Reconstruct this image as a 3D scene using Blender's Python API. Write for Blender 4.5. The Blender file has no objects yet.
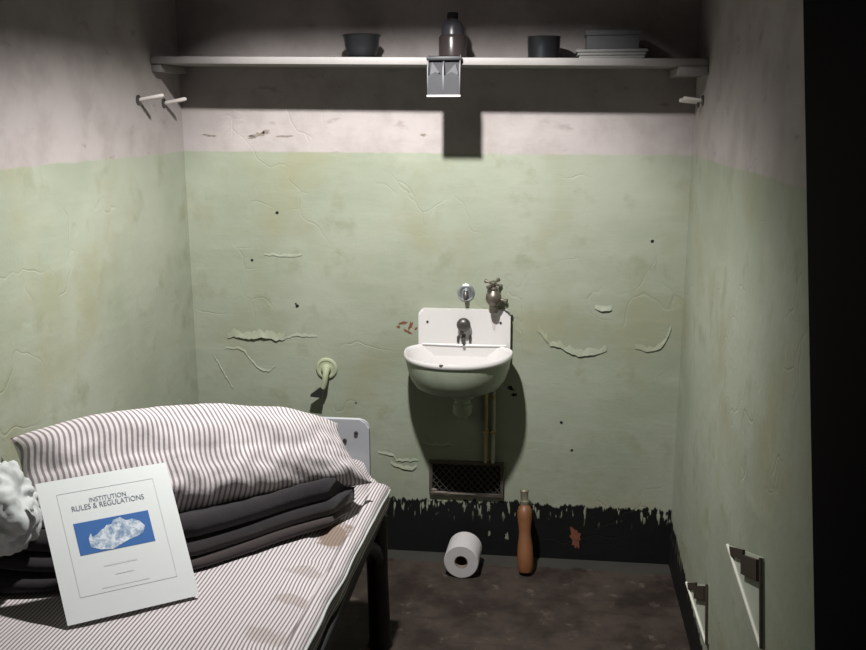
import bpy, bmesh, math, random
from mathutils import Vector, Matrix, noise
random.seed(7)
C = bpy.context.scene.collection
PI = math.pi
L, R = -0.76, 0.76

# ------------------------------------------------------------------ materials
def newmat(name):
    m = bpy.data.materials.new(name); m.use_nodes = True
    nt = m.node_tree; nt.nodes.clear()
    out = nt.nodes.new('ShaderNodeOutputMaterial'); b = nt.nodes.new('ShaderNodeBsdfPrincipled')
    nt.links.new(b.outputs[0], out.inputs[0])
    return m, nt, b
class N:
    def __init__(s, nt): s.nt = nt
    def link(s, a, b): s.nt.links.new(a, b)
    def setin(s, sock, v):
        if hasattr(v, 'is_linked') or isinstance(v, bpy.types.NodeSocket): s.link(v, sock)
        else: sock.default_value = v
    def obj(s): return s.nt.nodes.new('ShaderNodeTexCoord').outputs['Object']
    def uv(s): return s.nt.nodes.new('ShaderNodeTexCoord').outputs['UV']
    def xyz(s, v):
        n = s.nt.nodes.new('ShaderNodeSeparateXYZ'); s.link(v, n.inputs[0]); return n.outputs
    def mapv(s, v, scale=(1, 1, 1), loc=(0, 0, 0)):
        n = s.nt.nodes.new('ShaderNodeMapping'); s.link(v, n.inputs[0])
        n.inputs['Scale'].default_value = scale; n.inputs['Location'].default_value = loc; return n.outputs[0]
    def noise(s, v, scale, detail=4, rough=.55, dist=0):
        n = s.nt.nodes.new('ShaderNodeTexNoise'); s.link(v, n.inputs['Vector'])
        n.inputs['Scale'].default_value = scale; n.inputs['Detail'].default_value = detail
        n.inputs['Roughness'].default_value = rough; n.inputs['Distortion'].default_value = dist
        return n.outputs['Fac']
    def m(s, op, a, b=0.0, c=0.0):
        n = s.nt.nodes.new('ShaderNodeMath'); n.operation = op
        s.setin(n.inputs[0], a); s.setin(n.inputs[1], b); s.setin(n.inputs[2], c); return n.outputs[0]
    def ss(s, v, lo, hi, a=0.0, b=1.0):
        n = s.nt.nodes.new('ShaderNodeMapRange'); n.interpolation_type = 'SMOOTHSTEP'
        s.setin(n.inputs['Value'], v); s.setin(n.inputs['From Min'], lo); s.setin(n.inputs['From Max'], hi)
        s.setin(n.inputs['To Min'], a); s.setin(n.inputs['To Max'], b); return n.outputs['Result']
    def mix(s, f, a, b):
        n = s.nt.nodes.new('ShaderNodeMix'); n.data_type = 'RGBA'
        s.setin(n.inputs['Factor'], f)
        for i, v in ((6, a), (7, b)):
            if isinstance(v, tuple): n.inputs[i].default_value = (*v, 1)
            else: s.link(v, n.inputs[i])
        return n.outputs[2]
    def bump(s, h, strength, dist, b):
        n = s.nt.nodes.new('ShaderNodeBump'); s.link(h, n.inputs['Height'])
        n.inputs['Strength'].default_value = strength; n.inputs['Distance'].default_value = dist
        s.link(n.outputs[0], b.inputs['Normal'])

def simple(name, col, rough=.6, metal=0.0, var=.15, scale=25, bump=0.0, spec=.5):
    m, nt, b = newmat(name); n = N(nt)
    o = n.obj(); f = n.noise(o, scale)
    lo = tuple(max(0, c*(1-var)) for c in col); hi = tuple(min(1, c*(1+var)) for c in col)
    n.link(n.mix(f, lo, hi), b.inputs['Base Color'])
    b.inputs['Roughness'].default_value = rough; b.inputs['Metallic'].default_value = metal
    b.inputs['Specular IOR Level'].default_value = spec
    if bump: n.bump(n.noise(o, scale*3), bump, .002, b)
    return m

GREEN_A = (.235, .260, .195); GREEN_B = (.30, .322, .258)
def wall_mat(name, lat, zs, slope, zband, bandslope, dirty=1.0):
    """two-tone painted plaster: white over green over a brushed black band"""
    m, nt, b = newmat(name); n = N(nt)
    o = n.obj(); x = n.xyz(o); z = x[2]; t = x[lat]
    big = n.noise(o, 2.2, 3); mid = n.noise(o, 9, 5, .6); fine = n.noise(o, 60, 4)
    wide = n.noise(n.mapv(o, (2.0, 2.0, 9.0)), 1.6, 4)           # long horizontal trowel marks
    g = n.mix(n.ss(big, .3, .7), GREEN_A, GREEN_B)
    g = n.mix(n.ss(wide, .5, .75, 0, .45), g, (.315, .335, .27))
    g = n.mix(n.ss(mid, .52, .74, 0, .65), g, (.20, .215, .14))
    g = n.mix(n.ss(n.noise(o, 3.4, 3), .48, .72, 0, .6*dirty), g, (.24, .232, .14))
    w = n.mix(n.ss(mid, .4, .7), (.35, .315, .308), (.29, .258, .25))
    w = n.mix(n.ss(n.noise(n.mapv(o, (7, 7, 16)), 1.3, 5), .62, .72, 0, .55*dirty), w, (.19, .15, .14))
    zsp = n.m('ADD', n.m('MULTIPLY_ADD', t, slope, zs), n.m('MULTIPLY', n.m('SUBTRACT', n.noise(o, 14, 3), .5), .012))
    col = n.mix(n.ss(n.m('SUBTRACT', z, zsp), -.0035, .0035), g, w)
    # bristle-edged black band
    st = n.noise(n.mapv(o, (60, 60, 7)), 1.0, 3, .6); lw = n.noise(n.mapv(o, (6, 6, 1)), 1.0, 2)
    zb = n.m('ADD', n.m('MULTIPLY_ADD', t, bandslope, zband), n.m('MULTIPLY_ADD', n.m('SUBTRACT', st, .5), .055, n.m('MULTIPLY', n.m('SUBTRACT', lw, .5), .03)))
    band = n.ss(n.m('SUBTRACT', z, zb), -.003, .003, 1, 0)
    miss = n.noise(n.mapv(o, (70, 70, 16), (3, 0, 0)), 1.0, 2)      # small bristle misses close to the edge
    near = n.ss(z, zband-.075, zband-.02)
    band = n.m('MULTIPLY', band, n.m('SUBTRACT', 1.0, n.m('MULTIPLY', n.ss(miss, .59, .64), near)))
    blk = n.mix(n.noise(o, 20, 3), (.003, .0035, .004), (.006, .0062, .0065))
    col = n.mix(band, col, blk)
    n.link(col, b.inputs['Base Color'])
    b.inputs['Roughness'].default_value = .62
    b.inputs['Specular IOR Level'].default_value = .3
    # hairline cracks
    v = nt.nodes.new('ShaderNodeTexVoronoi'); v.feature = 'DISTANCE_TO_EDGE'
    warp = nt.nodes.new('ShaderNodeVectorMath'); warp.operation = 'ADD'
    nz = nt.nodes.new('ShaderNodeTexNoise'); nz.inputs['Scale'].default_value = 6; n.link(o, nz.inputs['Vector'])
    sc = nt.nodes.new('ShaderNodeVectorMath'); sc.operation = 'SCALE'; sc.inputs['Scale'].default_value = .25
    n.link(nz.outputs['Color'], sc.inputs[0]); n.link(o, warp.inputs[0]); n.link(sc.outputs[0], warp.inputs[1])
    n.link(warp.outputs[0], v.inputs['Vector']); v.inputs['Scale'].default_value = 4.5
    crack = n.m('MULTIPLY', n.ss(v.outputs['Distance'], 0, .02, 1, 0), n.ss(n.noise(o, 3.1, 2), .5, .62))
    hgt = n.m('ADD', n.m('MULTIPLY', mid, 1.0), n.m('MULTIPLY', fine, .18))
    hgt = n.m('ADD', hgt, n.m('MULTIPLY', wide, .7))
    hgt = n.m('SUBTRACT', hgt, n.m('MULTIPLY', crack, .32))
    n.bump(hgt, .38, .006, b)
    return m

def floor_mat():
    m, nt, b = newmat('worn brown painted concrete'); n = N(nt)
    o = n.obj(); x = n.xyz(o)
    a = n.noise(o, 5, 6, .65); c = n.noise(o, 17, 5, .6)
    col = n.mix(n.ss(a, .35, .65), (.018, .012, .010), (.052, .038, .031))
    col = n.mix(n.ss(c, .58, .72, 0, .6), col, (.11, .088, .072))
    col = n.mix(n.ss(n.noise(n.mapv(o, (3, 22, 3)), 1.5, 4), .56, .7, 0, .5), col, (.02, .014, .012))
    yy = n.m('ADD', x[1], n.m('MULTIPLY', n.m('SUBTRACT', a, .5), .05))
    col = n.mix(n.ss(yy, -.075, -.055, 0, .8), col, (.04, .042, .037))
    n.link(col, b.inputs['Base Color']); b.inputs['Roughness'].default_value = .7
    b.inputs['Specular IOR Level'].default_value = .25
    n.bump(c, .4, .004, b)
    return m

def ticking(name, mode, period):
    """white cotton ticking with mauve-grey stripes; mode 'uv' across U, else across object x+z"""
    m, nt, b = newmat(name); n = N(nt)
    o = n.obj()
    if mode == 'uv': u = n.xyz(n.uv())[0]
    else:
        x = n.xyz(o); u = n.m('ADD', n.m('ADD', x[0], n.m('MULTIPLY', x[1], -.02)), n.m('MULTIPLY', x[2], -.9))
        u = n.m('ADD', u, n.m('MULTIPLY', n.m('SUBTRACT', n.noise(o, 5, 2), .5), .008))
    s = n.m('SINE', n.m('MULTIPLY', u, 2*PI/period))
    f = n.ss(s, -.15, .55)
    base = n.mix(n.noise(o, 7, 3), (.54, .51, .51), (.46, .43, .43))
    col = n.mix(f, base, (.20, .17, .185) if mode == 'uv' else (.185, .158, .17))
    if mode != 'uv':
        x = n.xyz(o)
        for (cx, cy, rx, ry, k) in ((-.115, -.86, .05, .07, .85), (-.13, -1.05, .05, .02, .3), (-.135, -1.17, .05, .02, .35), (-.15, -1.29, .05, .025, .3)):  # first blot is a stain, the others paint the shade of crumples
            dx = n.m('DIVIDE', n.m('SUBTRACT', x[0], cx), rx); dy = n.m('DIVIDE', n.m('SUBTRACT', x[1], cy), ry)
            d = n.m('ADD', n.m('ADD', n.m('MULTIPLY', dx, dx), n.m('MULTIPLY', dy, dy)), n.m('MULTIPLY', n.m('SUBTRACT', n.noise(o, 22, 4), .5), 3.4))
            col = n.mix(n.ss(d, .3, 1.2, k, 0), col, (.16, .115, .085))
    n.link(col, b.inputs['Base Color']); b.inputs['Roughness'].default_value = .9
    b.inputs['Specular IOR Level'].default_value = .1
    n.bump(n.noise(o, 16, 4), .5, .008, b)
    return m

def wool_mat():
    m, nt, b = newmat('dark charcoal wool'); n = N(nt)
    o = n.obj()
    col = n.mix(n.noise(o, 9, 4), (.013, .012, .015), (.028, .024, .026))
    col = n.mix(n.m('MULTIPLY', n.ss(n.xyz(o)[2], .500, .53, .7, 0), n.ss(n.xyz(o)[0], -.48, -.36)), col, (.05, .04, .038))
    n.link(col, b.inputs['Base Color']); b.inputs['Roughness'].default_value = .95
    b.inputs['Specular IOR Level'].default_value = .15; b.inputs['Sheen Weight'].default_value = .25
    n.bump(n.noise(o, 14, 5), .6, .008, b)
    return m

M = {}
M['back'] = wall_mat('back wall paint', 0, 1.284, -.006, .184, 0.0)
M['left'] = wall_mat('left wall paint', 1, 1.287, -.004, .198, 0.0)
M['right'] = wall_mat('right wall paint', 1, 1.281, -.002, .16, .08)
M['floor'] = floor_mat()
M['ceil'] = simple('ceiling whitewash', (.3, .28, .28), .8)
M['black'] = simple('black fill sheet', (.004, .003, .0045), .85, spec=.05)
M['shelfwhite'] = simple('off white painted wood', (.23, .215, .21), .6, var=.2, scale=12, bump=.15)
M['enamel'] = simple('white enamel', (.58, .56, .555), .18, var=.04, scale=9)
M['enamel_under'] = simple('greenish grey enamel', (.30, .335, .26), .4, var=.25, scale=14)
M['gunmetal'] = simple('tarnished dark metal', (.10, .09, .085), .42, .7, var=.4, scale=60)
M['tapmetal'] = simple('tarnished brass', (.17, .15, .125), .4, .75, var=.45, scale=50)
M['chrome'] = simple('dull plated steel', (.50, .54, .56), .28, .85, var=.15)
M['dark'] = simple('near black recess', (.012, .011, .01), .8, spec=.2)
M['blackpaint'] = simple('black lever paint', (.018, .02, .019), .5)
M['pipegreen'] = simple('green painted pipe', (.34, .37, .25), .5, var=.2)
M['pipeold'] = simple('yellowed pipe', (.34, .27, .13), .5, var=.35, scale=35)
M['rust'] = simple('rust brown', (.17, .065, .04), .9, var=.5, scale=80, spec=.1)
M['bareplaster'] = simple('bare grey plaster', (.2, .215, .17), .9, var=.4, scale=60)
M['grime'] = simple('grey brown grime', (.2, .17, .15), .9, var=.5, scale=60, spec=.1)
M['sinkstain'] = simple('grey mineral stain', (.47, .42, .42), .4, var=.15, scale=40)
M['ventmetal'] = simple('blackened iron', (.05, .046, .042), .6, .3, var=.5, scale=50)
M['ventframe'] = simple('dirty iron frame', (.075, .062, .05), .7, .2, var=.6, scale=30)
M['paper'] = simple('soft white tissue', (.50, .48, .49), .95, var=.06, scale=30, bump=.3, spec=.1)
M['cardtube'] = simple('cardboard core', (.20, .15, .12), .9, var=.2)
M['wood'] = simple('orange brown varnished wood', (.165, .066, .026), .5, var=.35, scale=22)
M['ferrule'] = simple('brass ferrule', (.36, .33, .25), .35, .7, var=.3)
M['bedsteel'] = simple('black bed steel', (.008, .008, .009), .55, .0, var=.4)
M['headwhite'] = simple('pale grey enamelled plate', (.36, .37, .40), .4, var=.06, scale=12)
M['ticking'] = ticking('pillow ticking', 'uv', .0126)
M['mattick'] = ticking('mattress ticking', 'obj', .0084)
M['wool'] = wool_mat()
M['cloth'] = simple('white cotton cloth', (.43, .45, .445), .9, var=.08, scale=20, bump=.3, spec=.1)
M['sheet'] = simple('booklet paper', (.72, .75, .75), .7, var=.02, scale=20, spec=.2)
M['ink'] = simple('grey blue ink', (.20, .225, .27), .8, spec=.1)
M['faintink'] = simple('faint grey ink', (.64, .665, .665), .8, var=.05, spec=.1)
M['blueprint'] = simple('blue printed sea', (.045, .145, .40), .6, var=.12, scale=18)
def island_mat():
    m, nt, b = newmat('pale printed island'); n = N(nt); o = n.obj()
    f = n.noise(o, 60, 6, .75); col = n.mix(n.ss(f, .38, .62), (.20, .30, .45), (.72, .78, .84))
    n.link(col, b.inputs['Base Color']); b.inputs['Roughness'].default_value = .7; return m
M['island'] = island_mat()
M['hood'] = simple('dark lamp hood', (.02, .02, .02), .8)
M['darkbowl'] = simple('dark steel bowl', (.03, .032, .036), .35, .6, var=.2)
M['bottle'] = simple('dark brown glass', (.045, .036, .035), .25, var=.2, scale=40)
M['bottletop'] = simple('dull grey glass', (.05, .05, .058), .3, var=.1)
M['rack'] = simple('grey zinc', (.05, .05, .055), .75, .0, var=.2, scale=35, spec=.15)
M['rackdark'] = simple('dark zinc', (.02, .02, .023), .5, .2, var=.2)
M['box'] = simple('dim grey card', (.085, .085, .092), .9, var=.1)
M['towel'] = simple('pale grey towel', (.19, .188, .18), .95, var=.15, scale=30, bump=.3)
M['pegwhite'] = simple('white painted peg', (.60, .56, .53), .5, var=.1)
M['bracket'] = simple('dull grey green bracket paint', (.36, .39, .32), .5, var=.2, scale=20)
M['bracketedge'] = simple('steel edge painted as lit', (.62, .62, .55), .5, .0, var=.2, scale=30)  # bright tone put in for light catching the slanted rim
M['hinge'] = simple('dark rusty hinge iron', (.045, .032, .024), .6, .2, var=.5, scale=50)

# ------------------------------------------------------------------ mesh helpers
def obj(name, bm, mat, parent=None, smooth=True, ang=40):
    me = bpy.data.meshes.new(name)
    bmesh.ops.recalc_face_normals(bm, faces=bm.faces)
    if smooth:
        lim = math.radians(ang)
        for f in bm.faces: f.smooth = True
        for e in bm.edges:
            if len(e.link_faces) == 2 and e.calc_face_angle(0) > lim: e.smooth = False
    bm.to_mesh(me); bm.free()
    for mm in (mat if isinstance(mat, (list, tuple)) else [mat]): me.materials.append(mm)
    o = bpy.data.objects.new(name, me); C.objects.link(o)
    if parent is not None:
        o.parent = parent; o.matrix_parent_inverse = Matrix.Translation(-parent.location)
    return o
def tag(o, label=None, cat=None, group=None, kind=None):
    if label: o['label'] = label
    if cat: o['category'] = cat
    if group: o['group'] = group
    if kind: o['kind'] = kind
    return o
def thing(name, loc, label, cat, group=None):
    o = bpy.data.objects.new(name, None); C.objects.link(o); o.location = loc; o.empty_display_size = .05
    return tag(o, label, cat, group)
def copy_tree(root, loc, label, group=None):
    c = root.copy(); C.objects.link(c); c.location = loc; c['label'] = label
    if group: c['group'] = group
    for ch in list(root.children):
        d = ch.copy(); C.objects.link(d); d.parent = c
        for g in list(ch.children):
            e = g.copy(); C.objects.link(e); e.parent = d
    return c
def box(bm, x0, x1, y0, y1, z0, z1, bev=0, seg=2):
    vs = [bm.verts.new((x, y, z)) for x in (x0, x1) for y in (y0, y1) for z in (z0, z1)]
    fs = [bm.faces.new([vs[i] for i in q]) for q in ((0, 1, 3, 2), (4, 6, 7, 5), (0, 4, 5, 1), (2, 3, 7, 6), (0, 2, 6, 4), (1, 5, 7, 3))]
    if bev:
        es = list({e for f in fs for e in f.edges})
        bmesh.ops.bevel(bm, geom=es, offset=bev, segments=seg, affect='EDGES', profile=.5)
    return bm
def frame_of(d):
    d = Vector(d).normalized(); a = Vector((0, 0, 1)) if abs(d.z) < .9 else Vector((1, 0, 0))
    u = d.cross(a).normalized(); return d, u, d.cross(u).normalized()
def tube(bm, pts, r, n=14, cap=True):
    """swept tube along points; r number or list"""
    pts = [Vector(p) for p in pts]; rings = []
    rr = r if isinstance(r, (list, tuple)) else [r]*len(pts)
    pu = None
    for i, p in enumerate(pts):
        d = (pts[min(i+1, len(pts)-1)] - pts[max(i-1, 0)])
        d, u, v = frame_of(d)
        if pu is not None:
            u = (pu - d*pu.dot(d)).normalized(); v = d.cross(u)
        pu = u
        rings.append([bm.verts.new(p + rr[i]*(math.cos(2*PI*k/n)*u + math.sin(2*PI*k/n)*v)) for k in range(n)])
    for a, b in zip(rings, rings[1:]):
        for k in range(n): bm.faces.new([a[k], a[(k+1) % n], b[(k+1) % n], b[k]])
    if cap: bm.faces.new(rings[0][::-1]); bm.faces.new(rings[-1])
    return bm
def lathe(bm, origin, axis, prof, n=32, sx=1.0, closed=False):
    """revolve (r, h) profile about axis through origin"""
    d, u, v = frame_of(axis); o = Vector(origin); rings = []
    for r, h in prof:
        if r < 1e-6: rings.append([bm.verts.new(o + d*h)])
        else: rings.append([bm.verts.new(o + d*h + r*(sx*math.cos(2*PI*k/n)*u + math.sin(2*PI*k/n)*v)) for k in range(n)])
    pairs = list(zip(rings, rings[1:])) + ([(rings[-1], rings[0])] if closed else [])
    for a, b in pairs:
        for k in range(n):
            k2 = (k+1) % n
            if len(a) == 1 and len(b) == 1: continue
            if len(a) == 1: bm.faces.new([a[0], b[k2], b[k]])
            elif len(b) == 1: bm.faces.new([a[k], a[k2], b[0]])
            else: bm.faces.new([a[k], a[k2], b[k2], b[k]])
    return bm
def prism(bm, pts, d):
    """extrude a planar outline by vector d"""
    d = Vector(d); a = [bm.verts.new(p) for p in pts]; b = [bm.verts.new(Vector(p)+d) for p in pts]
    bm.faces.new(a[::-1]); bm.faces.new(b); n = len(pts)
    for k in range(n): bm.faces.new([a[k], a[(k+1) % n], b[(k+1) % n], b[k]])
    return bm
B = bmesh.new

# ------------------------------------------------------------------ the setting
YF = -3.3; HC = 2.13
def struct(name, bm, mat): return tag(obj(name, bm, mat, smooth=False), kind='structure')
wb = struct('wall_back', box(B(), L-.1, R+.1, 0, .1, 0, HC), M['back'])
wl = struct('wall_left', box(B(), L-.1, L, YF, 0, 0, HC), M['left'])
wr = struct('wall_right', box(B(), R, R+.1, YF, 0, 0, HC), M['right'])
struct('floor', box(B(), L-.1, R+.1, YF, .1, -.1, 0), M['floor'])
struct('ceiling', box(B(), L-.1, R+.1, YF, .1, HC, HC+.1), M['ceil'])
# made-up black sheet, added to fill the view's dark right strip; slanted edge
struct('dark_fill_1', prism(B(), [(R, -.938, HC), (R, -1.785, 0), (R, YF, 0), (R, YF, HC)], (-.004, 0, 0)), M['black'])

# --- peeling paint and marks on the back wall (each belongs to the wall)
def flake(name, pts, h, lift, label=None):
    """a lifted lip of paint hanging over the line pts = [(x, z)...]"""
    bm = B(); rows = []; n = len(pts)
    for i, (x, z) in enumerate(pts):
        k = math.sin(PI*(i+.5)/n)**.6
        e = .6*lift*k*(.75+.5*random.random()); hh = h*(.45+.6*random.random())
        rows.append([bm.verts.new((x, -.0003, z+hh)), bm.verts.new((x, -.0016-.35*e, z+hh*.45)), bm.verts.new((x, -.0012-e, z)), bm.verts.new((x, -e+.0006, z-.0012)), bm.verts.new((x, -.0002, z+hh*.3))])
    for a, b in zip(rows, rows[1:]):
        for k in range(4): bm.faces.new([a[k], b[k], b[k+1], a[k+1]])
    return obj(name, bm, M['back'], wb)
def dense(pts, step=.008, jit=.0025):
    out = []
    for (x0, z0), (x1, z1) in zip(pts, pts[1:]):
        k = max(1, int(math.hypot(x1-x0, z1-z0)/step))
        for i in range(k):
            t = i/k; out.append((x0+(x1-x0)*t, z0+(z1-z0)*t + random.uniform(-jit, jit)))
    out.append(pts[-1]); return out
flake('peeling_paint', dense([(-.652, .702), (-.63, .708), (-.58, .703), (-.53, .709), (-.49, .698), (-.463, .703)]), .03, .013)
flake('peeling_paint', dense([(-.463, .703), (-.44, .712), (-.36, .714)]), .012, .002)
flake('peeling_paint', dense([(.331, .748), (.345, .735), (.369, .706), (.40, .699), (.418, .690), (.454, .676), (.50, .682), (.540, .693)]), .024, .008)
flake('peeling_paint', dense([(.625, .700), (.66, .696), (.70, .704), (.715, .73), (.728, .765)]), .018, .005)
flake('peeling_paint', dense([(.500, .826), (.52, .818), (.55, .821)]), .02, .009)
flake('peeling_paint', dense([(-.66, .668), (-.613, .667), (-.60, .66), (-.575, .625), (-.555, .605), (-.537, .596), (-.52, .594), (-.50, .612)]), .008, .0025)
flake('peeling_paint', dense([(-.70, .64), (-.688, .621), (-.665, .575), (-.643, .535)]), .008, .003)
flake('peeling_paint', dense([(-.13, .298), (-.095, .288), (-.06, .283), (-.045, .293)]), .014, .006)
flake('peeling_paint', dense([(-.03, .372), (0, .365), (.05, .372), (.09, .367)]), .014, .006)
flake('peeling_paint', dense([(-.17, .335), (-.12, .325), (-.11, .31), (-.04, .312)]), .01, .003)
flake('peeling_paint', dense([(-.52, .97), (-.44, .965), (-.40, .972)]), .01, .002)
def blot(name, cx, cz, rx, rz, mat, n=22, jag=.35, y=-.0007, ang=0):
    bm = B(); pts = []
    for k in range(n):
        a = 2*PI*k/n; q = 1+random.uniform(-jag, jag)
        px, pz = rx*q*math.cos(a), rz*q*math.sin(a)
        pts.append((cx+px*math.cos(ang)-pz*math.sin(ang), y, cz+px*math.sin(ang)+pz*math.cos(ang)))
    return obj(name, prism(bm, pts, (0, -y-.0001, 0)), mat, wb, smooth=False)
for (x, z, r) in ((-.474, 1.102, .005), (-.56, .954, .0045), (-.421, .811, .0055), (.41, .46, .005), (.445, .37, .004), (-.24, .50, .003), (.66, 1.03, .005), (-.425, .818, .003)):
    blot('nail_hole', x, z, r, r, M['dark'], 10, .15)
for (x, z, rx, rz, a) in ((-.085, .765, .017, .004, .2), (-.062, .757, .005, .013, -.3), (-.072, .738, .014, .004, -.5), (-.10, .752, .006, .004, 0), (-.045, .748, .006, .003, .8)):
    blot('rust_stain', x, z, rx, rz, M['rust'], ang=a)
for (x, z, rx, rz, a) in ((-.672, 1.335, .02, .003, -.1), (-.52, 1.338, .03, .006, .2), (-.50, 1.347, .012, .005, .5), (-.44, 1.333, .022, .003, 0), (-.545, 1.33, .012, .004, .3), (-.02, 1.338, .008, .004, 0)):
    blot('wall_grime', x, z, rx, rz, M['grime'], ang=a, jag=.5)
for (x, z, rx, rz, a) in ((.252, .565, .011, .006, -.5), (.262, .545, .010, .006, .2)):
    blot('wall_grime', x, z, rx, rz, M['dark'], ang=a, jag=.4)
blot('rust_stain', .465, .075, .016, .032, M['rust'], ang=.25)
for (x, z, rx, rz) in ((.108, .168, .004, .016), (.186, .172, .006, .018), (.19, .075, .004, .009), (.247, .07, .005, .011), (.04, .175, .004, .008), (.33, .172, .004, .008)):
    blot('bare_patch', x, z, rx, rz, M['bareplaster'], ang=random.uniform(-.3, .3), jag=.5)

# ------------------------------------------------------------------ wall shelf
sh = thing('wall_shelf', (0, -.1, 1.51), 'long white wooden shelf across the back wall above the sink', 'shelf')
TS = math.tan(-.0125)
def szt(x): return 1.5475 + x*TS          # top of the shelf, which sags a little to the right
bm = box(B(), L+.002, R-.002, -.213, -.002, -.02, 0, .003)
for v in bm.verts: v.co.z += szt(v.co.x)
obj('board', bm, M['shelfwhite'], sh)
for (x0, x1, dz) in ((L+.001, L+.028, 0), (R-.078, R-.001, 0)):
    bm = box(B(), x0, x1, -.205 if x0 < 0 else -.217, -.002, -.042, -.0205, .002)
    for v in bm.verts: v.co.z += szt((x0+x1)/2)
    obj('cleat', bm, M['shelfwhite'], sh)

# things on the shelf
def on_shelf(x): return szt(x)
zb = on_shelf(-.18)
t = thing('bowl', (-.18, -.10, zb), 'dark metal bowl standing left of centre on the shelf', 'bowl')
obj('body', lathe(B(), (-.18, -.10, zb+.0005), (0, 0, 1), [(0, 0), (.034, 0), (.038, .003), (.047, .03), (.051, .058), (.054, .062), (.056, .064), (.054, .066), (.049, .063), (.044, .03), (.034, .008), (0, .006)], 40), M['darkbowl'], t)
obj('foot_ring', lathe(B(), (-.18, -.10, zb), (0, 0, 1), [(0, 0), (.043, 0), (.046, .002), (.043, .005), (0, .0052)], 40), M['darkbowl'], t)
zb = on_shelf(.33)
t = thing('cup', (.33, -.10, zb), 'dark metal cup standing right of the rack on the shelf', 'cup')
obj('body', lathe(B(), (.33, -.10, zb), (0, 0, 1), [(0, 0), (.038, 0), (.043, .004), (.0445, .03), (.045, .058), (.0465, .061), (.045, .062), (.042, .058), (.041, .008), (0, .006)], 40), M['darkbowl'], t)
zb = on_shelf(.077)
t = thing('bottle', (.077, -.095, zb), 'squat brown bottle with a dark cap behind the grey rack', 'bottle')
obj('body', lathe(B(), (.077, -.095, zb), (0, 0, 1), [(0, 0), (.036, 0), (.039, .003), (.039, .058), (.036, .064), (.033, .066)], 36), M['bottle'], t)
obj('shoulder', lathe(B(), (.077, -.095, zb), (0, 0, 1), [(.033, .066), (.032, .07), (.031, .088), (.024, .1), (.015, .106), (.013, .112), (0, .112)], 36), M['bottletop'], t)
obj('cap', lathe(B(), (.077, -.095, zb), (0, 0, 1), [(0, .109), (.015, .109), (.0155, .111), (.0155, .124), (.014, .126), (0, .126)], 30), M['dark'], t)
zb = on_shelf(.52)+.001
bm = B()
for k in range(3):
    box(bm, .425-.004*k, .60+.004*k, -.16, -.03, zb+.0085*k, zb+.0085*k+.0085, .004)
tag(obj('folded_towel', bm, M['towel']), 'flat pale grey folded towel at the right end of the shelf', 'towel')
t = thing('cardboard_box', (.52, -.09, zb+.0262), 'dim grey cardboard box lying on the folded towel on the shelf', 'box')
obj('body', box(B(), .445, .585, -.14, -.04, zb+.0262, zb+.062, .002), M['box'], t)
obj('lid', box(B(), .442, .588, -.143, -.037, zb+.062, zb+.075, .002), M['box'], t)

# rack hooked over the front edge of the shelf
xr0, xr1 = .023, .112; zt = on_shelf(.067)+.0035; zr = 1.446
t = thing('hanging_rack', (.067, -.23, zr), 'small grey metal two-pocket rack hooked on the front edge of the shelf', 'rack')
bm = box(B(), xr0, xr1, -.2195, -.2145, zr, zt)
box(bm, xr0, xr1, -.2195, -.165, zt-.0025, zt)
obj('back_plate', bm, M['rack'], t)
for x in (xr0, xr1-.003): obj('side_panel', prism(B(), [(x, -.2195, zr+.002), (x, -.239, zr+.002), (x, -.239, zr+.07), (x, -.2195, zr+.107)], (.003, 0, 0)), M['rackdark'], t)
obj('divider', prism(B(), [(.064, -.2195, zr+.002), (.064, -.238, zr+.002), (.064, -.238, zr+.07), (.064, -.2195, zr+.098)], (.004, 0, 0)), M['rackdark'], t)
obj('bottom_lip', box(B(), xr0-.001, xr1+.001, -.242, -.2195, zr-.003, zr+.002, .001), M['pegwhite'], t)
for (x0, x1) in ((xr0+.003, .064), (.068, xr1-.003)):
    xm = (x0+x1)/2
    obj('pocket_front', prism(B(), [(x0, -.2385, zr+.002), (x1, -.2385, zr+.002), (x1, -.2385, zr+.052), (xm, -.2385, zr+.062), (x0, -.2385, zr+.052)], (0, .003, 0)), M['rack'], t)
    obj('soap_sliver', prism(B(), [(x0+.004, -.236, zr+.055), (x1-.008, -.236, zr+.06), (x0+.010, -.236, zr+.088)] if x0 < .05 else [(x0+.006, -.236, zr+.055), (x1-.002, -.236, zr+.055), (x1-.01, -.236, zr+.083)], (0, .012, 0)), M['box'], t)
obj('top_rail', box(B(), xr0-.003, xr1+.003, -.229, -.2195, zt-.012, zt-.002, .0015), M['rackdark'], t)

# ------------------------------------------------------------------ coat pegs
def peg(name, x, y, z, sx, length, rise, label):
    t = thing(name, (x, y, z), label, 'coat peg', 'coat pegs in the corners under the shelf')
    obj('plate', lathe(B(), (x, y, z), (sx, 0, 0), [(0, 0), (.014, 0), (.014, .003), (.009, .006), (0, .006)], 20), M['gunmetal'], t)
    d = Vector((sx*length, -.002, rise))
    p0 = Vector((x+sx*.004, y, z))
    obj('rod', tube(B(), [p0, p0+d*.5, p0+d*.93, p0+d], [.0055, .0055, .0058, .0035], 12), M['pegwhite'], t)
peg('coat_peg', L, -.308, 1.437, 1, .07, .012, 'white coat peg on the left wall, the one farther from the corner')
peg('coat_peg', L, -.135, 1.430, 1, .066, .012, 'white coat peg on the left wall, the one nearest the corner')
peg('coat_peg', R, -.075, 1.428, -1, .05, .006, 'dim coat peg on the right wall under the shelf end, nearest the corner')
peg('coat_peg', R, -.15, 1.432, -1, .05, .006, 'dim coat peg on the right wall under the shelf end, farther from the corner')

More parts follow.
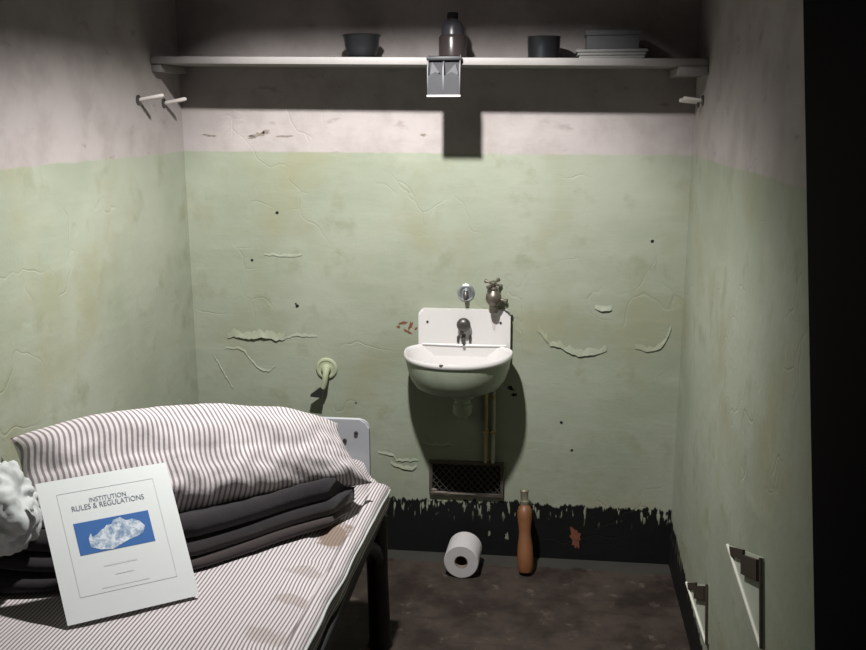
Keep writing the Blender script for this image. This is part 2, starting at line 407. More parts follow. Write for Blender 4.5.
# ------------------------------------------------------------------ sink
XC = .106
t = thing('wall_sink', (XC, 0, .6), 'white enamel wall-hung sink with a raised back in the middle of the back wall', 'sink')
def rrect_xz(x0, x1, z0, z1, r, y, n=6, bottom=True):
    pts = []
    for (cx, cz, a0) in ((x1-r, z1-r, 0), (x0+r, z1-r, 90), (x0+(r if bottom else .001), z0+(r if bottom else .001), 180), (x1-(r if bottom else .001), z0+(r if bottom else .001), 270)):
        rr = r if (bottom or a0 < 180) else .001
        for k in range(n+1):
            a = math.radians(a0+90*k/n); pts.append((cx+rr*math.cos(a), y, cz+rr*math.sin(a)))
    return pts
bm = prism(B(), rrect_xz(XC-.14, XC+.142, .63, .816, .018, -.002, bottom=False), (0, -.022, 0))
bmesh.ops.bevel(bm, geom=[e for e in bm.edges if all(abs(v.co.y+.024) < 1e-5 for v in e.verts)], offset=.006, segments=3, affect='EDGES')
obj('backsplash', bm, M['enamel'], t, ang=30)
# basin: D-shaped plan rings, outside then rim then inside
def ring(s, yb, zz, hw=.164, n=44):
    """rounded D plan, widest a little in front of the wall; s scales it"""
    pts = []; YC = -.088; a0 = math.radians(-58)
    for k in range(n+1):
        a = a0 + (PI-2*a0)*k/n
        cx, sy = math.cos(a), math.sin(a)
        px = XC-.010 + hw*s*(abs(cx)**.9)*(1 if cx > 0 else -1)
        py = YC - .176*s*abs(sy)**.9 if sy > 0 else YC + (.083-yb)*(-sy/math.sin(-a0))
        pts.append(Vector((px, py, zz)))
    return pts
ZR = .703
outer = [(.46, 0, ZR-.116), (.64, 0, ZR-.112), (.78, 0, ZR-.100), (.87, 0, ZR-.078), (.925, 0, ZR-.05), (.955, 0, ZR-.026), (.965, 0, ZR-.013)]
lipr = [(.985, 0, ZR-.013), (1.0, 0, ZR-.008), (1.0, 0, ZR-.002), (.985, 0, ZR+.002), (.955, .002, ZR+.001), (.935, .006, ZR-.006)]
inner = [(.90, .018, ZR-.026), (.84, .022, ZR-.055), (.73, .026, ZR-.078), (.5, .034, ZR-.092)]
def skin(bm, rows, capfirst=False, caplast=False):
    rs = [[bm.verts.new(p) for p in ring(*r)] for r in rows]
    for a, b in zip(rs, rs[1:]):
        for k in range(len(a)-1): bm.faces.new([a[k], a[k+1], b[k+1], b[k]])
        bm.faces.new([a[-1], a[0], b[0], b[-1]])
    if capfirst: bm.faces.new(rs[0][::-1])
    if caplast: bm.faces.new(rs[-1])
bm = B(); skin(bm, [outer[-1]] + lipr + inner, caplast=True)
basin = obj('basin', bm, M['enamel'], t, ang=60)
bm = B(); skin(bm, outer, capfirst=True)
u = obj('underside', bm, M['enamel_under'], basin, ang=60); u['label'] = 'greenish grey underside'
obj('chip', lathe(B(), (XC-.043, -.262, ZR+.0012), (0, 0, 1), [(0, 0), (.006, 0), (.005, .0012), (0, .0014)], 9, sx=.6), M['gunmetal'], basin)
bm = tube(B(), [(XC-.128, -.0245, ZR+.003), (XC, -.0255, ZR+.002), (XC+.13, -.0245, ZR+.003)], .0035, 10)
obj('back_ledge', bm, M['enamel'], t)
bx, bz = .107, .776
button = obj('push_button', lathe(B(), (bx, -.024, bz), (0, -1, -.12), [(0, 0), (.014, 0), (.014, .012), (.0205, .014), (.0215, .022), (.018, .03), (.010, .034), (0, .035)], 28), M['gunmetal'], t)
obj('stem', tube(B(), [(bx-.005, -.04, bz-.016), (bx-.007, -.043, bz-.033)], .0065, 12), M['gunmetal'], button)
obj('spout', tube(B(), [(.106, -.022, .735), (.106, -.032, .732), (.106, -.037, .722), (.106, -.0375, .712)], [.006, .006, .005, .0045], 14), M['gunmetal'], t)
for dx in (-.018, .019):
    obj('spout_slot', prism(B(), [(bx+dx-.004, -.0275, .715), (bx+dx+.003, -.0275, .713), (bx+dx+.005, -.0275, .73), (bx+dx+.001, -.0275, .738), (bx+dx-.004, -.0275, .732)], (0, .004, 0)), M['gunmetal'], t)
for (sx_, sz_) in ((XC-.112, .776), (XC+.112, .778)):
    obj('screw', lathe(B(), (sx_, -.024, sz_), (0, -1, 0), [(0, 0), (.004, 0), (.0035, .0018), (0, .0022)], 12), M['gunmetal'], t)
obj('stain', prism(B(), [(.188, -.0246, .8), (.206, -.0246, .8), (.205, -.0246, .775), (.200, -.0246, .752), (.195, -.0246, .757), (.191, -.0246, .775)], (0, .0006, 0)), M['sinkstain'], t, smooth=False)
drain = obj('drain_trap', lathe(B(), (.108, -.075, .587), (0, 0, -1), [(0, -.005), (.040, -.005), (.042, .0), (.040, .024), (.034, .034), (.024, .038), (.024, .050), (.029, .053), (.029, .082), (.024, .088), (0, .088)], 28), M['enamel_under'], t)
obj('waste_pipe', tube(B(), [(.108, -.075, .515), (.108, -.072, .5), (.108, -.055, .487), (.108, -.03, .484), (.108, -.001, .484)], .0125, 16), M['pipegreen'], drain)
# supply pipes
for (x, nm, lab) in ((.176, 0, 'thin yellowed supply pipe under the sink, left of the pair'), (.199, 1, 'thin green supply pipe under the sink, right of the pair')):
    pt = thing('supply_pipe', (x, -.012, .33), lab, 'pipe', 'supply pipes under the sink')
    obj('pipe', tube(B(), [(x, -.013, .322), (x+.001, -.013, .45), (x, -.016, .6), (x, -.03, .64)], .0055, 12), M['pipeold'] if nm == 0 else M['pipegreen'], pt)
    for z in (.42, .56):
        obj('clip', box(B(), x-.009, x+.009, -.0195, -.001, z, z+.008, .001), M['pipeold'], pt)
    obj('coupling', lathe(B(), (x, -.0135, .53), (0, 0, 1), [(0, 0), (.008, 0), (.008, .018), (0, .018)], 6), M['pipeold'], pt)

# tap valve above the sink
vx = .196
t = thing('tap_valve', (vx, -.04, .82), 'tarnished dark tap with a cross handle above the right side of the sink', 'tap')
vb = obj('valve_body', lathe(B(), (vx+.001, -.045, .818), (0, 0, 1), [(0, -.004), (.012, -.004), (.0135, .004), (.0125, .018), (.020, .026), (.0245, .038), (.0225, .052), (.014, .064), (.015, .070), (.011, .074), (.0075, .076), (.0065, .09), (0, .09)], 26), M['tapmetal'], t)
obj('wall_arm', tube(B(), [(vx, -.001, .858), (vx, -.02, .858), (vx, -.045, .856)], [.013, .0095, .011], 14), M['tapmetal'], t)
hd = obj('handle_hub', lathe(B(), (vx, -.047, .902), (0, -.35, 1), [(0, -.006), (.009, -.006), (.0105, 0), (.009, .007), (.004, .010), (0, .010)], 18), M['tapmetal'], t)
for k in range(4):
    a = PI/4+.25 + k*PI/2
    e = Vector((math.cos(a), math.sin(a)*.94, math.sin(a)*.33))
    p = Vector((vx, -.047, .903))
    obj('spoke', tube(B(), [p+e*.006, p+e*.02, p+e*.025, p+e*.03, p+e*.032], [.004, .0038, .006, .0055, .002], 10), M['tapmetal'], hd)
obj('side_outlet', tube(B(), [(vx+.012, -.047, .856), (vx+.033, -.052, .853), (vx+.041, -.053, .851), (vx+.044, -.0535, .85)], [.0055, .005, .0085, .004], 12), M['tapmetal'], t)

# bolt plate
t = thing('bolt_plate', (.11, 0, .866), 'round plated bolt plate on the wall above the sink, left of the tap', 'wall plate')
obj('ring', lathe(B(), (.11, -.0005, .866), (0, -1, 0), [(.013, 0), (.0265, 0), (.0265, .003), (.022, .0065), (.0175, .007), (.014, .005), (.013, .003)], 36, closed=True), M['chrome'], t)
obj('hub', lathe(B(), (.11, -.0005, .866), (0, -1, 0), [(0, 0), (.0135, 0), (.0135, .003), (.009, .005), (0, .005)], 28), M['chrome'], t)
obj('bolt', tube(B(), [(.11, -.004, .867), (.1105, -.017, .864), (.111, -.022, .855), (.111, -.022, .846)], [.007, .0075, .0075, .006], 14), M['gunmetal'], t)

# flanged pipe stub with black lever
fx, fz = -.331, .612
t = thing('flush_valve', (fx, 0, fz), 'pale pipe flange with bent spout and black lever on the wall above the bed head', 'valve')
obj('flange', lathe(B(), (fx, -.0005, fz), (0, -1, 0), [(0, 0), (.034, 0), (.035, .003), (.032, .007), (.027, .008), (.024, .005), (.0155, .005), (.0145, .016), (.0105, .02), (0, .02)], 36), M['pipegreen'], t)
obj('spout', tube(B(), [(fx+.003, -.016, fz+.003), (fx+.005, -.032, fz), (fx+.004, -.038, fz-.012), (fx+.001, -.037, fz-.035), (fx-.006, -.036, fz-.055)], [.010, .0105, .0095, .009, .0085], 14), M['pipegreen'], t)
obj('lever', prism(B(), [(fx-.045, -.044, fz-.083), (fx-.007, -.044, fz-.086), (fx-.006, -.044, fz-.052), (fx-.014, -.044, fz-.052), (fx-.045, -.044, fz-.076)], (0, .014, 0)), M['blackpaint'], t, smooth=False)

# vent grille
x0, x1, z0, z1 = -.004, .234, .204, .322
t = thing('vent_grille', (.115, 0, z0), 'black iron lattice vent grille low on the wall under the sink', 'vent')
obj('backing', box(B(), x0+.004, x1-.004, -.002, -.0004, z0+.004, z1-.004), M['dark'], t, smooth=False)
bm = B()
for q in ((x0, x1, z1-.012, z1), (x0, x1, z0, z0+.012), (x0, x0+.011, z0+.012, z1-.012), (x1-.011, x1, z0+.012, z1-.012)):
    box(bm, q[0], q[1], -.012, -.0005, q[2], q[3], .0015, 1)
obj('frame', bm, M['ventframe'], t)
def clip_seg(p, d, xa, xb, za, zb_):
    t0, t1 = -9, 9
    for c, dd, lo, hi in ((p[0], d[0], xa, xb), (p[1], d[1], za, zb_)):
        a, b = (lo-c)/dd, (hi-c)/dd
        t0, t1 = max(t0, min(a, b)), min(t1, max(a, b))
    return t0, t1
bm = B()
for s in (1, -1):
    k = -.12
    while k < .36:
        p = (x0+k, (z0+z1)/2); d = (math.cos(.85), s*math.sin(.85))
        a, b = clip_seg(p, d, x0+.009, x1-.009, z0+.010, z1-.010)
        if b-a > .006:
            y = -.006 if s > 0 else -.0085
            tube(bm, [(p[0]+d[0]*a, y, p[1]+d[1]*a), (p[0]+d[0]*b, y, p[1]+d[1]*b)], .0018, 6)
        k += .0205
obj('lattice', bm, M['ventmetal'], t)
bm = B()
for (cx, cz, w, h) in ((.03, .214, .03, .005), (.10, .212, .05, .004), (.012, .222, .010, .006)):
    lathe(bm, (cx, -.0122, cz), (0, -1, 0), [(0, 0), (h, 0), (h*.7, .0015), (0, .002)], 12, sx=w/h)
obj('dust_crust', bm, M['grime'], t)

# ------------------------------------------------------------------ toilet roll
t = thing('toilet_roll', (.116, -.11, 0), 'white toilet paper roll lying on the floor below the vent', 'toilet roll')
rr = .0535; ax = Vector((-.04, -1, 0)).normalized(); o0 = Vector((.118, -.062, rr))
obj('paper', lathe(B(), o0, ax, [(.021, 0), (rr-.002, 0), (rr, .002), (rr, .103), (rr-.002, .105), (.021, .105)], 48, closed=True), M['paper'], t)
obj('core', lathe(B(), o0, ax, [(.0205, .001), (.0205, .1045), (.0190, .1045), (.0190, .001)], 36, closed=True), M['cardtube'], t)
obj('loose_end', box(B(), o0.x+.034, o0.x+.0365, o0.y-.1, o0.y-.004, .001, .045, .0005), M['paper'], t) if False else None

# ------------------------------------------------------------------ wooden brush
t = thing('wooden_brush', (.31, -.13, 0), 'orange brown wooden brush standing upright against the wall right of the roll', 'brush')
d0 = Vector((-.011, .088, .25)).normalized(); p0 = Vector((.311, -.122, .003))
obj('handle', lathe(B(), p0, d0, [(0, 0), (.012, .001), (.020, .006), (.0245, .02), (.0255, .05), (.0235, .085), (.0195, .115), (.0185, .13), (.0205, .15), (.0235, .172), (.0235, .19), (.019, .205), (.013, .211), (0, .211)], 32, sx=1.0), M['wood'], t)
obj('ferrule', lathe(B(), p0, d0, [(.012, .209), (.014, .212), (.0145, .222), (.012, .225), (.0125, .25), (.0145, .253), (.0135, .258), (0, .26)], 28), M['ferrule'], t)

# ------------------------------------------------------------------ bed
XE = -.048          # outer edge of the bed
bed = thing('bed', (-.4, -1.45, 0), 'low black steel cot along the left wall with a pale plate at its head', 'bed')
bm = B()
for x in (-.745, XE-.03): box(bm, x, x+.028, -2.42, -.56, .375, .405, .003, 1)
for y in (-.59, -2.42): box(bm, -.745, XE-.002, y, y+.03, .375, .405, .003, 1)
for k in range(9): box(bm, -.72, XE-.028, -2.2+.19*k, -2.17+.19*k, .385, .391)
obj('frame', bm, M['bedsteel'], bed)
for (x, y) in ((XE-.02, -.565), (-.725, -.565), (XE-.02, -2.39), (-.725, -2.39)):
    leg = obj('leg', tube(B(), [(x, y, .002), (x, y, .03), (x-.004, y, .2), (x-.006, y, .376)], [.034, .029, .028, .03], 14), M['bedsteel'], bed)
    s = -1 if y > -1 else 1
    obj('brace', tube(B(), [(x-.003, y, .24), (x-.004, y+s*.05, .30), (x-.005, y+s*.12, .345), (x-.005, y+s*.2, .38)], .02, 10), M['bedsteel'], leg)
bm = prism(B(), rrect_xz(-.30, -.088, .40, .636, .024, -.565), (0, .014, 0))
bmesh.ops.bevel(bm, geom=[e for e in bm.edges if abs(e.verts[0].co.y-e.verts[1].co.y) < 1e-6], offset=.004, segments=2, affect='EDGES')
hb = obj('headboard', bm, M['headwhite'], bed, ang=30); hb['label'] = 'pale grey enamelled head plate'
for (x, z) in ((-.122, .600), (-.152, .579), (-.275, .595)):
    obj('bolt', lathe(B(), (x, -.565, z), (0, -1, 0), [(0, 0), (.0055, 0), (.005, .003), (0, .004)], 12), M['gunmetal'], hb)

# mattress: cross-section with rolled edges swept along the bed
def mat_profile():
    xl = -.752; xr = XE
    def roll(cx, cz, r, a0, a1, n=6): return [(cx+r*math.cos(math.radians(a0+(a1-a0)*k/n)), cz+r*math.sin(math.radians(a0+(a1-a0)*k/n))) for k in range(n+1)]
    p = []
    p += roll(xr-.010, .416, .010, -100, 60)
    p += [(xr-.003, .430), (xr-.002, .440)]
    p += roll(xr-.020, .455, .0215, -50, 155, 10)
    p += [(xr-.043, .4565), (xr-.050, .4570), (xr-.06, .460), (xr-.075, .4625), (xr-.09, .4635), (xr-.105, .4635), (xr-.113, .4615), (xr-.119, .4640), (xr-.13, .465)]
    nx = 26
    for k in range(1, nx): p.append((xr-.13+(xl+.03-(xr-.13))*k/nx, .465))
    p += roll(xl+.011, .453, .012, 60, 200)
    p += roll(xl+.010, .416, .010, 150, 280)
    return p
prof = mat_profile(); bm = B(); rows = []
ys = [-2.43+1.865*k/110 for k in range(111)]
for i, y in enumerate(ys):
    row = []
    for (x, z) in prof:
        nz = noise.noise(Vector((x*7, y*7, 1.3)))*.005 + noise.noise(Vector((x*22, y*18, 4)))*.0018
        top = max(0, min(1, (z-.425)/.03))
        edge = max(0, 1-abs(x-XE)/.05)
        bulge = .075*max(0, min(1, (y+.69)/.09))**1.5*max(0, min(1, (-.075-x)/.035))*top        # rumpled up against the plate
        ex = .004*noise.noise(Vector((3, y*9, 0)))*edge
        sag = -.010*top*max(0, min(1, (x-(-.3))/.25))*math.exp(-((y+1.9)/.7)**2)
        band_ = max(0, min(1, (x-(XE-.115))/.02))*max(0, min(1, ((XE-.045)-x)/.02)); sag += band_*(.006*math.sin(y*46+2*math.sin(y*13))-.003)
        k = min(i, len(ys)-1-i); rnd = {0: .35, 1: .12}.get(k, 0)
        zc = .437
        ex += .013+.036*(y+.56) if x > -.4 else 0
        zz = z + nz*top + bulge + sag
        row.append(bm.verts.new((x+ex, y, zz*(1-rnd)+zc*rnd)))
    rows.append(row)
n = len(prof)
for a, b in zip(rows, rows[1:]):
    for k in range(n): bm.faces.new([a[k], a[(k+1) % n], b[(k+1) % n], b[k]])
bm.faces.new(rows[0]); bm.faces.new(rows[-1][::-1])
mt = thing('mattress', (-.4, -1.45, .406), 'thin white mattress with fine grey stripes and a brown stain on the cot', 'mattress')
obj('ticking_cover', bm, M['mattick'], mt, ang=70)
bm = tube(B(), [(XE+.0145+.036*(y+.56)+.004*noise.noise(Vector((3, y*9, 0))), y, .455) for y in ys[1:-1]], .0028, 8)
obj('piping', bm, M['cloth'], mt)

# blanket: three thick folds, front noses toward the camera
bl = []
folds = [(.472, .024, 0.0, .0), (.4965, .034, .010, .010), (.531, .050, .020, -.004)]
bm = B(); NS = 48
FP = [(-.05, -.79), (-.098, -.825), (-.13, -.862), (-.18, -.915), (-.26, -1.005), (-.36, -1.095), (-.5, -1.175), (-.68, -1.232), (-.80, -1.255)]
def front_y(x):   # line of the front fold on the mattress
    for (xa, ya), (xb, yb) in zip(FP, FP[1:]):
        if xb <= x <= xa:
            t = (xa-x)/(xa-xb); return ya+(yb-ya)*t + .006*math.sin(x*23)
    return FP[-1][1]
for (zb_, th, back, xr) in folds:
    rings_ = []
    for i in range(NS+1):
        s = i/NS; x = -.130+xr + (-.752-(-.130+xr))*s
        dirb = Vector((.34*max(0, 1-4*s) - .25*min(1, s*3)*(1-s), 1, 0))
        lim = .09 + .17*math.sin(PI*min(1, s*1.15))
        y = front_y(x)+back; rx = th/2; pr_ = []
        end = 1.0 if 0 < i < NS else .85
        for k in range(9):                       # nose
            a = -PI/2 - PI*k/8
            pr_.append((rx*1.15 + rx*1.15*math.cos(a), zb_+th/2 + th/2*math.sin(a)*-1*-1*end))
        pr_ = [(d, z) for d, z in pr_]
        for d in (.06, .10, lim): pr_.append((d, zb_+th/2+th/2*end))
        for d in (lim, .10, .06): pr_.append((d, zb_+th/2-th/2*end))
        row = []
        for (d, z) in pr_:
            w = noise.noise(Vector((x*6, z*14, d*6+zb_*9)))*.006
            q = Vector((x, y, z)) + dirb*d
            q.y += w*1.2; q.z += (w*.6 if z > zb_+th*.55 else 0) + .022*max(0, (s-.6)/.4)*(1 if zb_ > .49 else .5 if z > zb_+th*.5 else 0)
            q.x = max(q.x, -.757)
            row.append(bm.verts.new(q))
        rings_.append(row)
    n = len(rings_[0])
    for a, b in zip(rings_, rings_[1:]):
        for k in range(n): bm.faces.new([a[k], a[(k+1) % n], b[(k+1) % n], b[k]])
    bm.faces.new(rings_[0]); bm.faces.new(rings_[-1][::-1])
tag(obj('blanket', bm, M['wool'], ang=60), 'dark charcoal wool blanket folded in three under the pillow', 'blanket')

# pillow
LL, LR = Vector((-.69, -1.195, .592)), Vector((-.050, -.715, .528))
UL, UR = Vector((-.738, -1.095, .748)), Vector((-.155, -.632, .648))
NU, NV = 90, 44
def pil(a, b):
    """a, b in -1..1; mid surface point"""
    aa = a*(1-.045*(1-b*b)**1 * 0 ) ; s, q = (a+1)/2, (b+1)/2
    p = LL.lerp(LR, s).lerp(UL.lerp(UR, s), q)
    # edges draw in a little between the corner ears
    cu = (LR-LL).normalized(); cv = (UL-LL).normalized()
    w_ = (1-a*a); p += Vector((.035, -.045, -.012))*(.62-.5*a)*w_*max(0, -b) + Vector((-.005, .01, .036))*w_*max(0, b) + cu*(-a)*.022*(1-b*b)
    return p
eu = ((LR-LL)+(UR-UL)).normalized(); ev = ((UL-LL)+(UR-LR)).normalized(); en = eu.cross(ev).normalized()
if en.y > 0: en = -en
bm = B(); uvl = bm.loops.layers.uv.new('UVMap'); LEN = ((LR-LL).length+(UR-UL).length)/2; WID = (UL-LL).length
grids = []
for side, T in ((1, .105), (-1, .085)):
    g = []
    for i in range(NU+1):
        a = -1+2*i/NU; row = []
        for j in range(NV+1):
            b = -1+2*j/NV
            prof_ = (max(0, 1-abs(a)**3.0)**.62)*(max(0, 1-abs(b)**2.4)**.55)
            wr_ = noise.noise(Vector((a*4, b*2.2, side*3)))*.012 + noise.noise(Vector((a*13, b*4, side*5)))*.005*(1-b*.6)
            puck = .010*math.sin(a*38+2*math.sin(a*7))*max(0, (-b-.45))*prof_      # puckers along the lower hem
            off = (T*prof_ + (wr_+puck)*min(1, prof_*2.5))*side
            p = pil(a, b) + en*off + Vector((0, 0, .030))*prof_*max(0, b) 
            p.x = max(p.x, -.757)
            row.append(p)
        g.append(row)
    grids.append(g)
for gi, g in enumerate(grids):
    vv = [[bm.verts.new(p) for p in row] for row in g]
    for i in range(NU):
        for j in range(NV):
            f = bm.faces.new([vv[i][j], vv[i+1][j], vv[i+1][j+1], vv[i][j+1]])
            for lp, (ii, jj) in zip(f.loops, ((i, j), (i+1, j), (i+1, j+1), (i, j+1))):
                lp[uvl].uv = (ii/NU*LEN*1.12 + .004*math.sin(jj*.3+ii*.05), jj/NV*WID)
bmesh.ops.remove_doubles(bm, verts=bm.verts, dist=1e-5)
pw = thing('pillow', (-.41, -.86, .56), 'plump white pillow with fine mauve stripes at the head of the cot', 'pillow')
obj('ticking_case', bm, M['ticking'], pw, ang=80)

# crumpled white cloth at the wall
bm = B(); bmesh.ops.create_icosphere(bm, subdivisions=5, radius=1)
for v in bm.verts:
    d = v.co.normalized()
    q = 1
    vd = noise.voronoi(d*1.5+Vector((3.3, 1.2, 7)))[0]; v2 = noise.voronoi(d*3.4+Vector((1, 8, 2)))[0]
    q = .80 + .26*(vd[1]-vd[0]) + .14*(v2[1]-v2[0]) + .20*noise.noise(d*1.2+Vector((4, 2, 1))) + .05*(1-abs(noise.noise(d*3+Vector((2, 5, 5))))*3)
    v.co = Vector((-.695+d.x*q*.085, -1.225+d.y*q*.085, .652+d.z*q*.098))
    v.co.x = max(v.co.x, -.757)
tag(obj('crumpled_cloth', bm, M['cloth'], ang=70), 'crumpled white cloth stuffed between the pillow and the left wall', 'cloth')

# ------------------------------------------------------------------ booklet leaning on the pillow
TLc, TRc, BLc, BRc = None, None, Vector((-.5122, -1.3341, .474)), Vector((-.3107, -1.1949, .474))
bu = (BRc-BLc).normalized(); n0 = Vector((0, 0, 1)).cross(bu)
A_ = math.radians(27); bv = math.cos(A_)*Vector((0, 0, 1)) + math.sin(A_)*n0; W_ = (BRc-BLc).length; H_ = .272
bv = (bv - bu*.085).normalized()
bn = bu.cross(bv).normalized()
if bn.y > 0: bn = -bn
def bk(u, v, off=0.0):
    """u across 0..1, v down from the top 0..1, bowed slightly backward at the top"""
    return BLc + bu*W_*u + bv*H_*(1-v) + bn*(off - .006*(1-v)**2 + .004*math.sin(PI*u)*(1-v))
bt = thing('booklet', BLc.lerp(BRc, .5), 'white booklet with a blue island picture leaning against the pillow on the cot', 'booklet')
def sheet(u0, u1, v0, v1, off, th, nu=10, nv=12):
    bm = B(); rows = []
    for o_ in (off, off-th):
        rows.append([[bm.verts.new(bk(u0+(u1-u0)*i/nu, v0+(v1-v0)*j/nv, o_)) for j in range(nv+1)] for i in range(nu+1)])
    f_, b_ = rows
    for i in range(nu):
        for j in range(nv):
            bm.faces.new([f_[i][j], f_[i+1][j], f_[i+1][j+1], f_[i][j+1]]); bm.faces.new([b_[i][j], b_[i][j+1], b_[i+1][j+1], b_[i+1][j]])
    for i in range(nu):
        bm.faces.new([f_[i][0], b_[i][0], b_[i+1][0], f_[i+1][0]]); bm.faces.new([f_[i][nv], f_[i+1][nv], b_[i+1][nv], b_[i][nv]])
    for j in range(nv):
        bm.faces.new([f_[0][j], f_[0][j+1], b_[0][j+1], b_[0][j]]); bm.faces.new([f_[nu][j], b_[nu][j], b_[nu][j+1], f_[nu][j+1]])
    return bm
cover = obj('cover', sheet(0, 1, 0, 1, .0, .0006), M['sheet'], bt)
obj('pages', sheet(.004, .992, .006, .996, -.0008, .0028), M['sheet'], bt)
pic = obj('picture', sheet(.2, .77, .325, .552, .0005, .0004), M['blueprint'], cover); pic['label'] = 'blue printed picture of an island'
# island outline, in picture fractions
isl = [(240, 340), (232, 300), (245, 258), (262, 288), (300, 265), (325, 228), (350, 215), (372, 185), (410, 178), (425, 140), (480, 115), (530, 140), (580, 125), (640, 140), (690, 180), (672, 240), (620, 275), (560, 300), (520, 325), (480, 350), (430, 385), (330, 390), (250, 375)]
def to_uv(X, Y):
    px, py = 60+X/8.25-36, 505+Y/8.25-488
    return (px*139.5-34*py)/18998, (129*py+29.5*px)/18998
bm = B(); a = [bm.verts.new(bk(*to_uv(*q), .0009)) for q in isl]; bm.faces.new(a)
obj('island', bm, M['island'], pic, smooth=False)
bm = B()
for (u0, u1, v0, v1) in ((.13, .87, .10, .1035), (.13, .87, .83, .8335), (.13, .134, .10, .83), (.866, .87, .10, .83)):
    K = 16
    g = [[bm.verts.new(bk(u0+(u1-u0)*(a_ if u1-u0 > .1 else c_), v0+(v1-v0)*(c_ if u1-u0 > .1 else a_), .0005)) for c_ in (0, 1)] for a_ in [k/K for k in range(K+1)]]
    for p_, q_ in zip(g, g[1:]): bm.faces.new([p_[0], q_[0], q_[1], p_[1]])
obj('border_line', bm, M['faintink'], cover, smooth=False)
bm = B()
for (u0, u1, v0, v1) in ((.35, .60, .648, .658), (.42, .56, .72, .727), (.30, .66, .80, .806)):
    q = [bm.verts.new(bk(a_, b_, .0004)) for a_, b_ in ((u0, v0), (u1, v0), (u1, v1), (u0, v1))]; bm.faces.new(q)
obj('faint_lines', bm, M['faintink'], cover, smooth=False)
def text(name, s, u0, u1, vbase):
    cu = bpy.data.curves.new(name, 'FONT'); cu.body = s; cu.align_x = 'LEFT'; cu.size = 1
    to = bpy.data.objects.new(name+'_tmp', cu); C.objects.link(to)
    dg = bpy.context.evaluated_depsgraph_get(); me = bpy.data.meshes.new_from_object(to.evaluated_get(dg))
    bpy.data.objects.remove(to); bm = B(); bm.from_mesh(me); bpy.data.meshes.remove(me)
    xs = [v.co.x for v in bm.verts]; x0_, x1_ = min(xs), max(xs)
    sc = (u1-u0)*W_/(x1_-x0_)
    for v in bm.verts:
        v.co = bk(u0+(v.co.x-x0_)*sc/W_, vbase - v.co.y*sc*1.15/H_, .0005)
    obj(name, bm, M['ink'], cover, smooth=False)
text('title_text', 'INSTITUTION', .355, .635, .195)
text('title_text', 'RULES & REGULATIONS', .215, .765, .240)

# ------------------------------------------------------------------ wall brackets on the right
def bracket(H, T, A, label):
    """triangular web hinged on the wall at H-A, its tip T swung half open"""
    H, T, A = Vector(H), Vector(T), Vector(A); n_ = (T-H).cross(A-H).normalized()
    if n_.y > 0: n_ = -n_
    t = thing('wall_bracket', (R, H.y, A.z), label, 'bracket', 'folding brackets low on the right wall')
    P = lambda u, v, o=0: H + (T-H)*u + (A-H)*v + n_*o
    obj('web', prism(B(), [P(0, 0), P(1, 0), P(.96, .05), P(0, 1)], -n_*.004), M['bracket'], t, smooth=False)
    obj('edge_strip', tube(B(), [P(1, -.01, .002), P(.5, .5, .002), P(.02, 1, .002)], .0033, 8), M['bracketedge'], t)
    obj('hinge_plate', prism(B(), [P(.50, .04, .0005), P(.05, .03, .0005), P(.05, .27, .0005), P(.50, .26, .0005)], n_*.008), M['hinge'], t, smooth=False)
    obj('hinge_tab', prism(B(), [P(.90, .0, .0005), P(.48, -.02, .0005), P(.50, .10, .0005), P(.86, .10, .0005)], n_*.005), M['hinge'], t, smooth=False)
    obj('hinge_pin', tube(B(), [P(.0, .0, .003), P(.0, 1, .003)], .0032, 8), M['hinge'], t)
bracket((.756, -1.185, .612), (.722, -1.055, .572), (.756, -1.24, .462), 'triangular steel bracket low on the right wall, the one nearer the viewer')
bracket((.756, -.690, .297), (.731, -.548, .224), (.756, -.735, .165), 'triangular steel bracket low on the right wall, the dim one nearer the corner')

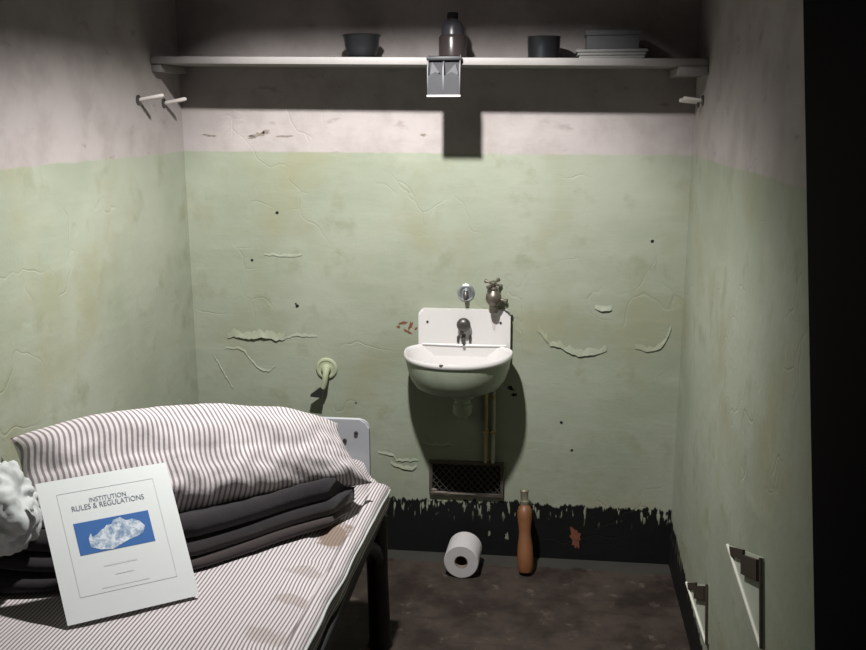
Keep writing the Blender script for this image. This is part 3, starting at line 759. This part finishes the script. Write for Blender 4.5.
# ------------------------------------------------------------------ light
LX, LY, LZ = -.03, -1.0, 2.0
t = thing('ceiling_lamp', (LX, LY, HC), 'unseen ceiling lamp over the middle of the cell, with an added light-cutting trough hood', 'lamp')
bm = B(); hx, hy, zr_ = .095, .165, LZ-.082
for (x0, x1, y0, y1) in ((-hx-.003, -hx, -hy, hy), (hx, hx+.003, -hy, hy), (-hx-.003, hx+.003, -hy-.003, -hy), (-hx-.003, hx+.003, hy, hy+.003)):
    box(bm, LX+x0, LX+x1, LY+y0, LY+y1, zr_, HC-.02)
obj('hood', bm, M['hood'], t, smooth=False)  # unseen hood, added and sized to keep lamp light off the upper walls
obj('ceiling_plate', box(B(), LX-hx-.003, LX+hx+.003, LY-hy-.003, LY+hy+.003, HC-.02, HC-.0005), M['hood'], t, smooth=False)
ld = bpy.data.lights.new('cell lamp', 'SPOT'); ld.energy = 170; ld.color = (1.0, .98, .95)
ld.spot_size = math.radians(156); ld.spot_blend = .93; ld.shadow_soft_size = .028
lo = bpy.data.objects.new('cell_lamp', ld); C.objects.link(lo); lo.location = (LX, LY, LZ)
dv = Vector((-.34, .75, -1.2)).normalized(); lo.rotation_euler = dv.to_track_quat('-Z', 'Y').to_euler()
w = bpy.data.worlds.new('dim'); bpy.context.scene.world = w; w.use_nodes = True
w.node_tree.nodes['Background'].inputs[0].default_value = (.55, .58, .8, 1)
w.node_tree.nodes['Background'].inputs[1].default_value = .015

# ------------------------------------------------------------------ camera
cd = bpy.data.cameras.new('camera'); cam = bpy.data.objects.new('camera', cd); C.objects.link(cam)
yaw, pitch, roll, fpx = .1226, .2222, -.0022, 943.8
f = Vector((-math.sin(yaw)*math.cos(pitch), math.cos(yaw)*math.cos(pitch), -math.sin(pitch)))
r = f.cross(Vector((0, 0, 1))).normalized(); up = r.cross(f)
c_, s_ = math.cos(roll), math.sin(roll); r2 = c_*r+s_*up; u2 = -s_*r+c_*up
mx = Matrix((r2, u2, -f)).transposed().to_4x4(); mx.translation = (.3563, -2.8258, 1.4041); cam.matrix_world = mx
cd.sensor_width = 36; cd.sensor_fit = 'HORIZONTAL'; cd.lens = 36*fpx/866; cd.clip_start = .05
sc = bpy.context.scene; sc.camera = cam
sc.view_settings.view_transform = 'Standard'; sc.view_settings.look = 'None'; sc.view_settings.gamma = 1; sc.view_settings.exposure = 0
sc.view_settings.use_curve_mapping = False
